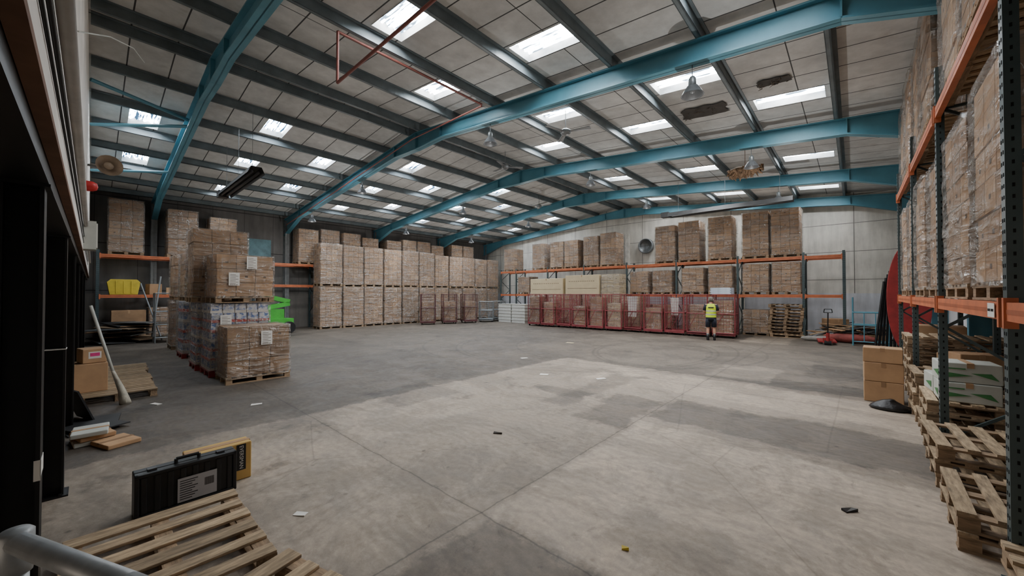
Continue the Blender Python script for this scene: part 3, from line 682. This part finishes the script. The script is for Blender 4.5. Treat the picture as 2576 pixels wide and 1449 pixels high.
# ---------------------------------------------------------------- black case and yellow box
cb_=MB().box(-.09,-.004,-.355,.355,0,.37); cl=MB().box(.004,.068,-.355,.355,0,.37)
for k in range(8): cl.box(.068,.083,-.315+.085*k,-.275+.085*k,.03,.34)
cl.box(.06,.088,-.355,-.325,.0,.37).box(.06,.088,.325,.355,.0,.37).box(.06,.088,-.355,.355,.34,.37).box(.06,.088,-.355,.355,0,.03)
hd_=MB().path([(-0.0,-.08,.36),(0,-.08,.41),(0,.08,.41),(0,.08,.36)],.014,8)
lt=MB().box(-.02,.03,-.03,.03,.35,.385)
e=spawn('tool_case',[('body',cb_.mesh('body',BLACKP)),('lid',cl.mesh('lid',BLACKP)),('handle',hd_.mesh('handle',BLACKP)),('latch',lt.mesh('latch',M('latch_dark',(60,60,62),.4)),(0,-.24,0)),('latch',bpy.data.meshes['latch'],(0,.24,0)),
 ('label',MB().box(.084,.086,-.08,.2,.04,.25).mesh('label',M('silver_label',(168,166,168),.5,var=.05)),(0,0,0),(0,0,0),'pale printed information label')],(-4.55,.6,0),.03,'black plastic power tool case standing on edge','tool case')
for c in e.children:
    if c.name.startswith(('body','lid')):
        b=c.modifiers.new('b','BEVEL'); b.width=.008; b.segments=3; b.limit_method='ANGLE'
lt=MB()
for k in range(9): lt.box(.086,.0868,-.065,.06-.02*(k%3),.22-.02*k,.227-.02*k)
for k in range(14): lt.box(.086,.0868,.11+k*.005,.1125+k*.005,.13,.2)
ob('label_text',lt.mesh('label_text',BLACKP),parent=e)
def text_mesh(s,size,mat,ext=.001):
    cu=bpy.data.curves.new('t','FONT'); cu.body=s; cu.size=size; cu.extrude=ext; cu.align_x='CENTER'; cu.align_y='CENTER'
    o=bpy.data.objects.new('t',cu); C.objects.link(o); dg=bpy.context.evaluated_depsgraph_get()
    me=bpy.data.meshes.new_from_object(o.evaluated_get(dg)); bpy.data.objects.remove(o); me.materials.clear(); me.materials.append(mat); return me
YB_=M('yellow_carton',(204,166,96),.75,var=.1)
e=carton('tool_carton',.2,.52,.37,YB_,(-4.75,.86,0),.03,'yellow-tan tool carton behind the black case')
ob('brand_panel',MB().box(.101,.1025,.13,.21,.1,.36).mesh('brand_panel',BLACKP),parent=e)
ob('brand_text',text_mesh('EVERSMAN',.048,WHITE),(.1045,.17,.23),(0,pi/2,0),parent=e)
# ---------------------------------------------------------------- clutter by the mezzanine
carton('cardboard_box',.55,.42,.5,CARD2,(-10.35,-.02,.144),.05,'brown cardboard box on a wooden pallet')
e=carton('cardboard_box',.4,.3,.25,CARD2,(-10.35,-.0,.65),.2,'small brown cardboard box with pink label on top')
ob('label',MB().box(.2,.203,-.08,.08,.08,.2,0).box(.203,.205,-.06,.06,.12,.18,1).mesh('label',[WHITE,M('pink',(220,60,130),.6)]),parent=e,label='white label with pink sticker')
lp=MB().tube((0,0,0),(.3,-.4,1.7),.022,10)
spawn('wrapped_pole',[('pole',lp.mesh('pole',WG,True)),('plastic_bag',MB().loft([(.0,.02,0,.09,.08),(.02,0,.1,.1,.07),(.03,-.03,.25,.055,.05),(.08,-.09,.45,.03,.03),(.11,-.14,.6,.024,.024)],14).mesh('plastic_bag',M('clear_bag',(196,190,174),.35,var=.3,scale=9,bump=.8),True))],(-9.35,.38,.0),0,'pole wrapped in white plastic leaning on wall','pole')
pl=M('dark_board',(38,38,40),.6,var=.3)
for i,(x,y,r,a) in enumerate([(-8.0,-.02,.2,.0),(-8.25,.05,-.1,.0),(-7.9,.03,.5,.0)]):
    ob('black_sheet',MB().box(-.3,.3,-.24,.24,0,.015).mesh('black_sheet',pl),(x,y,.002+.02*i),(0,0,r),label='thin black board lying by the columns',cat='board',group='black boards')
ob('black_sheet',MB().box(-.3,.3,-.01,.01,0,.5).mesh('black_sheet',pl),(-8.6,-.05,.02),(.35,0,.3),label='thin black board leaning against a column',cat='board',group='black boards')
for i,(x,y,z,r) in enumerate([(-7.3,.0,0,.1),(-7.3,.02,.06,.25),(-7.25,.0,.12,-.05),(-6.95,.22,0,.35)]):
    carton('flat_carton',.42,.32,.055,CARD2 if i%2 else WG,(x,y,z),r,'flat thin carton lying near the columns','cardboard box','flat cartons')
carton('cardboard_box',.6,.5,.5,CARD,(-5.9,-.95,0),.1,'brown cardboard box under the mezzanine')
carton('cardboard_box',.5,.45,.45,CARD,(-6.8,-1.0,0),.3,'brown cardboard box under the mezzanine')
bl2=load(1.16,1.0,1.6,4,3,5,'brown',90)
for x in (-9.4,-11.5,-14): spawn('wrapped_pallet_load',bl2,(x,-1.9,0),0,'wrapped pallet of cartons under the mezzanine','pallet of boxes','loads under the mezzanine')
# ---------------------------------------------------------------- roof services
lampP=[('rod',MB().tube((0,0,.2),(0,0,.42),.008,6).mesh('rod',GREYM)),('housing',MB().lathe([(0,.22),(.04,.21),(.06,.17),(.065,.07),(.05,.04)],16).mesh('housing',GREYM,True)),
 ('lamp_shade',MB().lathe([(.05,.06),(.09,.04),(.14,-.03),(.18,-.11),(.19,-.12),(.175,-.11),(.13,-.03),(.045,.05)],24).mesh('lamp_shade',M('lamp_aluminium',(96,98,100),.4,.3),True)),
 ('bulb',MB().lathe([(0,-.09),(.035,-.07),(.045,-.03),(.03,.03)],12).mesh('bulb',GREYM,True))]
for y in (7.1,12.3,17.4):
    for x in (-2.1,-7.2,-14.4,-19.5):
        zb=zt(x)-.4-.42
        spawn('high_bay_lamp',lampP,(x,y,zb),0,'grey high-bay lamp hanging from a roof frame','lamp','high-bay lamps')
        l=bpy.data.lights.new('fill_point','POINT'); l.energy=52 if x>-12 else 60; l.shadow_soft_size=0.0; l.color=(1,.98,.95)  # added sourceless fill below each unlit lamp, brightens ceiling and walls
        lo=bpy.data.objects.new('fill_point',l); C.objects.link(lo); lo.location=(x,y,zb-1.2)
bl_=MB().add([(.12,-.05,.0),(.68,-.075,.01),(.68,.075,-.01),(.12,.05,.0),(.12,-.05,.01),(.68,-.075,.02),(.68,.075,0),(.12,.05,.01)],[(0,3,2,1),(4,5,6,7),(0,1,5,4),(1,2,6,5),(2,3,7,6),(3,0,4,7)]).mesh('blade',GREYM)
mot=MB().lathe([(0,-.08),(.1,-.07),(.14,-.02),(.14,.04),(.08,.08),(.03,.1)],18).mesh('motor',GREYM,True)
for (x,y,r) in ((-5.8,8.6,.3),(-9.75,10.4,.9),(-12.5,16,.2)):
    zz=zc(x)-.62
    spawn('ceiling_fan',[('rod',MB().tube((0,0,.05),(0,0,.6),.012,8).mesh('rod',GREYM)),('motor',mot)]+[('blade',bl_,(0,0,0),(0,0,k*2*pi/3)) for k in range(3)],(x,y,zz),r,'grey three-blade industrial ceiling fan','fan','ceiling fans')
DH=M('heater_dark',(58,58,58),.5,.3)
def heater(x0,x1,y,z):
    L=x1-x0
    hood=MB(); 
    for s in (-1,1): hood.add([(0,s*.2,-.12),(L,s*.2,-.12),(L,s*.12,.06),(0,s*.12,.06)],[(0,1,2,3)])
    hood.add([(0,-.12,.06),(L,-.12,.06),(L,.12,.06),(0,.12,.06)],[(0,1,2,3)])
    tb=MB().tube((.1,-.08,-.06),(L-.1,-.08,-.06),.04,10).tube((.1,.08,-.06),(L-.1,.08,-.06),.04,10)
    ps=[('hood',hood.mesh('hood',DH)),('burner_tube',tb.mesh('burner_tube',DH,True)),('end_box',MB().box(-.3,.02,-.14,.14,-.12,.1).mesh('end_box',DH))]
    for q in (.4,L/2,L-.4): ps.append(('hanger',MB().tube((q,0,.06),(q,0,zc(x0+q)-z-.18),.006,6).mesh('hanger',GREYM)))
    spawn('radiant_heater',ps,(x0,y,z),0,'long dark radiant tube heater hanging from roof','heater','radiant heaters')
heater(-15.7,-11.9,2.92,5.25); heater(-6.0,-1.6,16.9,5.35)
pr=MB().path([(-4.0,3.0,5.8),(-7.07,3.0,5.8),(-7.07,3.0,6.76),(-7.07,6.66,6.76)],.026,10).path([(-7.07,6.66,6.72),(-10.6,6.9,6.9),(-22.5,6.9,5.55)],.022,10)
ob('red_pipe',pr.mesh('red_pipe',PIPER),label='red oxide pipe run hanging beneath the roof',cat='pipe')
ob('pipe_hanger',MB().tube((-4.0,3,5.8),(-4.0,3,6.5),.02,8).mesh('pipe_hanger',PIPER),label='vertical pipe drop beneath the roof',cat='pipe')
for (x,y,hx,hy) in ((-2.85,10.55,.6,.36),(-1.25,9.75,.33,.17)):
    z=zc(x)
    m=MB()
    R=random.Random(int(x*10))
    ring=[]
    for k in range(22):
        a_=2*pi*k/22; q=R.uniform(.8,1.05); xx_=hx*q*max(-1,min(1,1.3*math.cos(a_))); yy_=hy*q*max(-1,min(1,1.3*math.sin(a_)))
        ring.append((xx_,yy_,-SL*xx_-.02))
    m.add(ring,[tuple(range(22))[::-1]],0)
    for k in range(18):
        a,b=R.uniform(-hx,hx)*.8,R.uniform(-hy,hy)*.8; l=R.uniform(.01,.03)
        m.tube((a,b,-.04),(a+R.uniform(-.1,.1),b+R.uniform(-.1,.1),-.04-l),.012,4,1,.004)
    ob('torn_insulation',m.mesh('torn_insulation',[M('dark_void',(74,70,66),.9),M('wool_dark',(96,86,76),1)]),(x,y,z-.015),label='dark torn patch of ceiling with ragged insulation',cat='insulation')
m=MB(); R=random.Random(5)
m.lathe([(0,-.42),(.09,-.38),(.14,-.2),(.13,0),(.15,.2),(.08,.38),(0,.42)],10,axis='x')
for k in range(260):
    a=max(-.42,min(.42,R.gauss(0,.2))); b=R.gauss(0,.07); c=R.gauss(0,.05)
    m.tube((a,b,c),(a+R.uniform(-.08,.08),b+R.uniform(-.08,.08),c-R.uniform(.05,.2)),.045,5,0,.008)
m.tube((0,0,0),(0,0,.9),.008,5,0)
ob('hanging_wool',m.mesh('hanging_wool',WOOL),(-2.4,13.1,5.6),label='clump of brown mineral wool hanging from roof',cat='insulation')
spawn('wall_fan',[('housing',MB().lathe([(.45,0),(.45,-.25),(.4,-.28),(.38,-.1),(0,-.1)],24,axis='y').mesh('housing',GREYM,True)),('grille',MB().box(-.42,.42,-.27,-.26,-.01,.01).box(-.01,.01,-.27,-.26,-.42,.42).lathe([(.25,-.27),(.27,-.27)],20,axis='y').mesh('grille',DH))],(-9.3,22.48,4.75),0,'round grey extractor fan on white wall','fan')
ob('wall_panel',MB().box(0,.05,-.6,.6,-.45,.45).mesh('wall_panel',M('teal_panel',(92,128,136),.5)),(XL+.01,5.8,4.3),label='pale teal panel fixed on dark side wall',cat='panel')
for x in (-10.5,-4.3): ob('wall_post',MB().box(-.12,.12,-.2,-.005,0,5.6).mesh('wall_post',M('post_white',(210,206,196),.6)),(x,22.5,0),label='white wind post standing against back wall',cat='post',group='wall posts')
# ---------------------------------------------------------------- right back clutter
pj=[('fork',MB().box(-.27,-.11,0,1.15,.08,.13).mesh('fork',REDPAINT)),('fork',MB().box(.11,.27,0,1.15,.08,.13).mesh('fork',REDPAINT)),
 ('pump',MB().box(-.14,.14,-.12,.02,.08,.25).tube((0,-.12,.1),(0,-.12,.45),.05,10).mesh('pump',REDPAINT)),
 ('handle',MB().tube((0,-.15,.45),(0,-.35,1.2),.02,8).path([(-.12,-.35,1.2),(.12,-.35,1.2),(.1,-.38,1.33),(-.1,-.38,1.33),(-.12,-.35,1.2)],.014,6).mesh('handle',BLACKP)),
 ('steer_wheel',MB().lathe([(0,-.1),(.08,-.1),(.08,.1),(0,.1)],16,(0,-.12,.08),'x').mesh('steer_wheel',RUBBER))]
spawn('pallet_truck',pj,(-.75,18.2,0),.1,'red hand pallet truck parked near junk pile','pallet truck')
carton('cardboard_box',.7,.6,.5,CARD,(-.6,20.6,.35),.4,'crumpled brown cardboard box on a junk pile')
carton('cardboard_box',.6,.5,.35,CARD,(.1,20.4,.0),.9,'crumpled brown cardboard box on a junk pile')
carton('cardboard_box',.5,.5,.4,CARD2,(.7,20.7,.0),.2,'crumpled brown cardboard box on a junk pile')
carton('cardboard_box',.7,.5,.3,CARD,(.45,19.9,.02),.5,'crumpled brown cardboard box on a junk pile')
ob('tarp_roll',MB().lathe([(0,-.8),(.08,-.75),(.15,-.4),(.17,0),(.14,.5),(.07,.75),(0,.8)],14,axis='x').mesh('tarp_roll',M('red_tarp',(140,66,60),.7,var=.4,bump=.4),True),(-.15,19.35,.19),(0,.0,-.15),label='rolled red tarpaulin lying on floor',cat='tarpaulin')
ob('tarp_roll',MB().lathe([(0,-.5),(.06,-.45),(.1,-.2),(.1,.3),(.05,.5),(0,.52)],14,axis='x').mesh('tarp_roll',M('grey_tarp',(150,146,140),.8,bump=.4),True),(-1.15,19.3,.11),(0,0,.3),label='rolled grey sheet lying on floor',cat='tarpaulin')
R=random.Random(12)
for i in range(36):
    ob('timber_plank',MB().box(-.65,.65,-.06,.06,0,.03).mesh('timber_plank',[WOODX,pl,CARD,GREYM][i%4]),(-1.0+.055*i,19.7+R.uniform(0,.8),.22+.04*(i%11)),(R.uniform(-.2,.2),R.uniform(-.32,.32),R.uniform(-1.2,1.2)),label='loose timber plank in a junk pile',cat='plank',group='loose planks')
tf=MB()
for x in (0,.95):
    for y in (0,.6): tf.tube((x,y,.0),(x,y,1.75 if y else 1.2),.025,8)
for z in (.15,.75,1.2): 
    tf.tube((0,0,z),(.95,0,z),.02,8).tube((0,.6,z),(.95,.6,z),.02,8).tube((0,0,z),(0,.6,z),.02,8).tube((.95,0,z),(.95,.6,z),.02,8)
tf.tube((.3,0,.15),(.3,0,1.2),.015,6).tube((.6,0,.15),(.6,0,1.2),.015,6)
ob('teal_trolley',tf.mesh('teal_trolley',TEAL),(-.05,18.6,0),label='teal tubular steel trolley frame near racking',cat='trolley')
for i in range(7):
    ob('dark_pole',MB().tube((0,0,0),(.25-.05*i,.1,2.3+.12*i),.035,8).mesh('dark_pole',BLACK),(.5+.1*i,18.0+.08*i-.15,0),label='black pole leaning upright beside the racking',cat='pole',group='leaning poles')
rp=[(.5*math.cos(2*pi*k/40),1.72*math.sin(2*pi*k/40)) for k in range(40)]
ob('oval_board',MB().poly(rp,-.04,.04).mesh('oval_board',M('dull_red',(140,38,38),.5,var=.25)),(1.26,17.05,1.74),label='large oval red board standing by the wall',cat='board',bevel=.015)
# ---------------------------------------------------------------- left rack items
yc=MB().poly([(-.4,0),(.4,0),(.48,.5),(.38,.62),(-.38,.62),(-.48,.5)],-.35,.35)
for k in range(-1,2): yc.box(k*.22-.02,k*.22+.02,-.37,-.35,.05,.55)
ob('yellow_tub',yc.mesh('yellow_tub',YELL),(-22.35,.85,1.845),(0,0,pi/2),label='yellow plastic tub on side racking',cat='tub',bevel=.03)
for i in range(14):
    ob('scrap_board',MB().box(-.7,.7,-.5,.5,0,.03).mesh('scrap_board',[pl,GREYM,WOODX,CARD][i%4]),(-21.1+random.uniform(-.5,.5),.85+random.uniform(-.5,.5),.03+.055*i),(random.uniform(-.08,.08),random.uniform(-.08,.08),random.uniform(-.8,.8)),label='scrap board in a flat pile by side racking',cat='board',group='scrap boards')
carton('cardboard_box',1.0,.8,1.2,CARD,(-22.3,1.0,.0),pi/2,'big brown cardboard box under side racking')
carton('cardboard_box',.5,.4,.45,CARD,(-22.3,1.75,1.845),.2,'brown cardboard box on side racking shelf')
carton('cardboard_box',.45,.4,.3,CARD2,(-22.3,2.35,1.845),-.1,'brown cardboard box on side racking shelf')
carton('cardboard_box',.6,.5,.5,CARD,(-22.3,3.3,1.845),.1,'brown cardboard box on side racking shelf')
for yy_ in (2.1,3.6):
  spawn('wrapped_pallet_load',load(1.04,.92,1.3,3,3,4,'brown',51),(-22.42,yy_,0),pi/2,'wrapped pallet of cartons under side racking','pallet of boxes','loads on the side racking')
tr=MB()
for x in (0,.6):
    for y in (0,1.0): tr.tube((x,y,0),(x,y,1.9),.022,8)
for z in (.2,.7,1.2,1.9):
    tr.tube((0,0,z),(.6,0,z),.018,6).tube((0,1,z),(.6,1,z),.018,6).tube((0,0,z),(0,1,z),.018,6).tube((.6,0,z),(.6,1,z),.018,6)
    tr.box(0,.6,0,1,z-.02,z-.01)
ob('steel_trolley',tr.mesh('steel_trolley',GREYM),(-20.3,1.6,0),label='grey steel shelf trolley by side racking',cat='trolley')
ob('dark_pole',MB().tube((0,0,0),(-.5,.3,2.6),.03,8).mesh('dark_pole',GREYM),(-21.0,1.6,0),label='grey steel pole leaning on side racking',cat='pole')
ob('dark_pole',MB().tube((0,0,0),(-.7,-.6,2.3),.025,8).mesh('dark_pole',GREYM),(-20.8,1.9,0),label='grey steel pole leaning on side racking',cat='pole')
gl=[('chassis',MB().box(-.45,.45,-.7,.7,.25,.7).box(-.35,.35,-.5,.3,.7,1.15).mesh('chassis',GREEN)),
 ('lower_boom',MB().obox((0,-.5,1.2),(0,.7,1.4),.2,.2).mesh('lower_boom',GREEN)),
 ('upper_boom',MB().obox((0,.7,1.5),(0,-.55,1.8),.2,.2).mesh('upper_boom',GREEN)),
 ('hydraulic_ram',MB().tube((0,-.2,1.15),(0,.4,1.55),.035,8).mesh('hydraulic_ram',GREYM)),
 ('counterweight',MB().box(-.35,.35,-.75,-.5,.8,1.15).mesh('counterweight',DH))]
wl=MB().lathe([(0,-.1),(.26,-.1),(.28,-.05),(.28,.05),(.26,.1),(0,.1)],20,axis='x').mesh('wheel',RUBBER)
gl+=[('wheel',wl,(x,y,.28)) for x in (-.5,.5) for y in (-.45,.45)]
spawn('boom_lift',gl,(-20.4,5.75,0),.2,'bright green articulated boom lift parked by stacks','boom lift')
# ---------------------------------------------------------------- floor litter
def scrap(x,y,w,d,r,mat,lab,nm='paper_scrap',hh=.004):
    ob(nm,MB().add([(-w/2,-d/2,0),(w/2,-d/2,0),(w/2*.9,d/2,0),(-w/2,d/2*.8,0),(-w/2,-d/2,hh),(w/2,-d/2,hh*2.5),(w/2*.9,d/2,hh),(-w/2,d/2*.8,hh*2)],[(0,3,2,1),(4,5,6,7),(0,1,5,4),(1,2,6,5),(2,3,7,6),(3,0,4,7)]).mesh(nm,mat),(x,y,.001),(0,0,r),label=lab,cat='litter')
scrap(-3.55,1.22,.11,.06,.6,WHITE,'white tag lying on concrete floor','paper_tag')
scrap(-5.4,7.1,.2,.14,.4,WHITE,'scrap of white paper on floor')
scrap(-4.2,7.6,.22,.12,1,WHITE,'scrap of white paper on floor')
scrap(-8.9,.75,.2,.08,.4,WHITE,'scrap of white paper on floor')
scrap(-7.6,1.9,.16,.1,1.2,WHITE,'scrap of white paper on floor')
scrap(-7.2,8.5,.2,.12,1.2,WHITE,'scrap of white paper on floor')
scrap(-8.1,12.3,.3,.2,.2,CREAM,'scrap of card on floor')
scrap(-1.28,2.67,.05,.03,.5,YELL,'small yellow plastic piece on floor','plastic_piece',.01)
scrap(-3.6,3.7,.12,.04,.5,M('grey_rag',(70,66,62),.9),'small grey rag on floor','rag',.01)
scrap(-.05,4.45,.12,.05,.9,BLACKP,'small black rag on floor','rag',.01)
t=NT('wet_floor'); t.b.inputs['Base Color'].default_value=(.07,.064,.056,1); t.b.inputs['Roughness'].default_value=.05; t.bump(t.noise(t.obj(),16,6),.35,.01)
for (cx,cy,ra,rb,sd) in ((-.68,2.58,.12,.22,3),(-.62,2.3,.1,.15,5),(-.8,2.42,.04,.07,8)):
    pp=[]; R=random.Random(sd)
    for k in range(26):
        a=2*pi*k/26; r=1+R.uniform(-.3,.3); pp.append((ra*r*math.cos(a),rb*r*math.sin(a),.0025))
    ob('puddle',MB().add(pp,[tuple(range(26))]).mesh('puddle',t.m),(cx,cy,0),(0,0,-.7),label='small wet puddle on concrete floor',cat='puddle')
e=ob('rack_sign',MB().box(-.003,0,-.09,.09,-.05,.05).mesh('rack_sign',WHITE),(.724,4.3,1.78),label='small white label on orange beam',cat='sign')
ob('sign_text',text_mesh('BN01  BN02',.028,BLACKP),(-.0045,0,0),(pi/2,0,-pi/2),parent=e)
# ---------------------------------------------------------------- light
w=bpy.data.worlds.new('w'); S.world=w; w.use_nodes=True
w.node_tree.nodes['Background'].inputs[0].default_value=(.7,.82,1,1); w.node_tree.nodes['Background'].inputs[1].default_value=1
a=bpy.data.lights.new('rear_fill','AREA'); a.shape='RECTANGLE'; a.size=4; a.size_y=2.2; a.energy=300; a.color=(1,.98,.95)  # added fill light behind the camera, no doorway is modelled
o=bpy.data.objects.new('rear_fill',a); C.objects.link(o); o.location=(-.2,-5.5,1.3); o.rotation_euler=(pi/2,0,pi)
# ---------------------------------------------------------------- camera
cam=bpy.data.cameras.new('camera'); co=bpy.data.objects.new('camera',cam); C.objects.link(co)
cam.sensor_width=36; cam.lens=36*953/2576; cam.clip_start=.02; cam.clip_end=200
co.location=(0,0,1.9); co.rotation_euler=(math.radians(90.8),0,math.radians(42.1))
S.camera=co
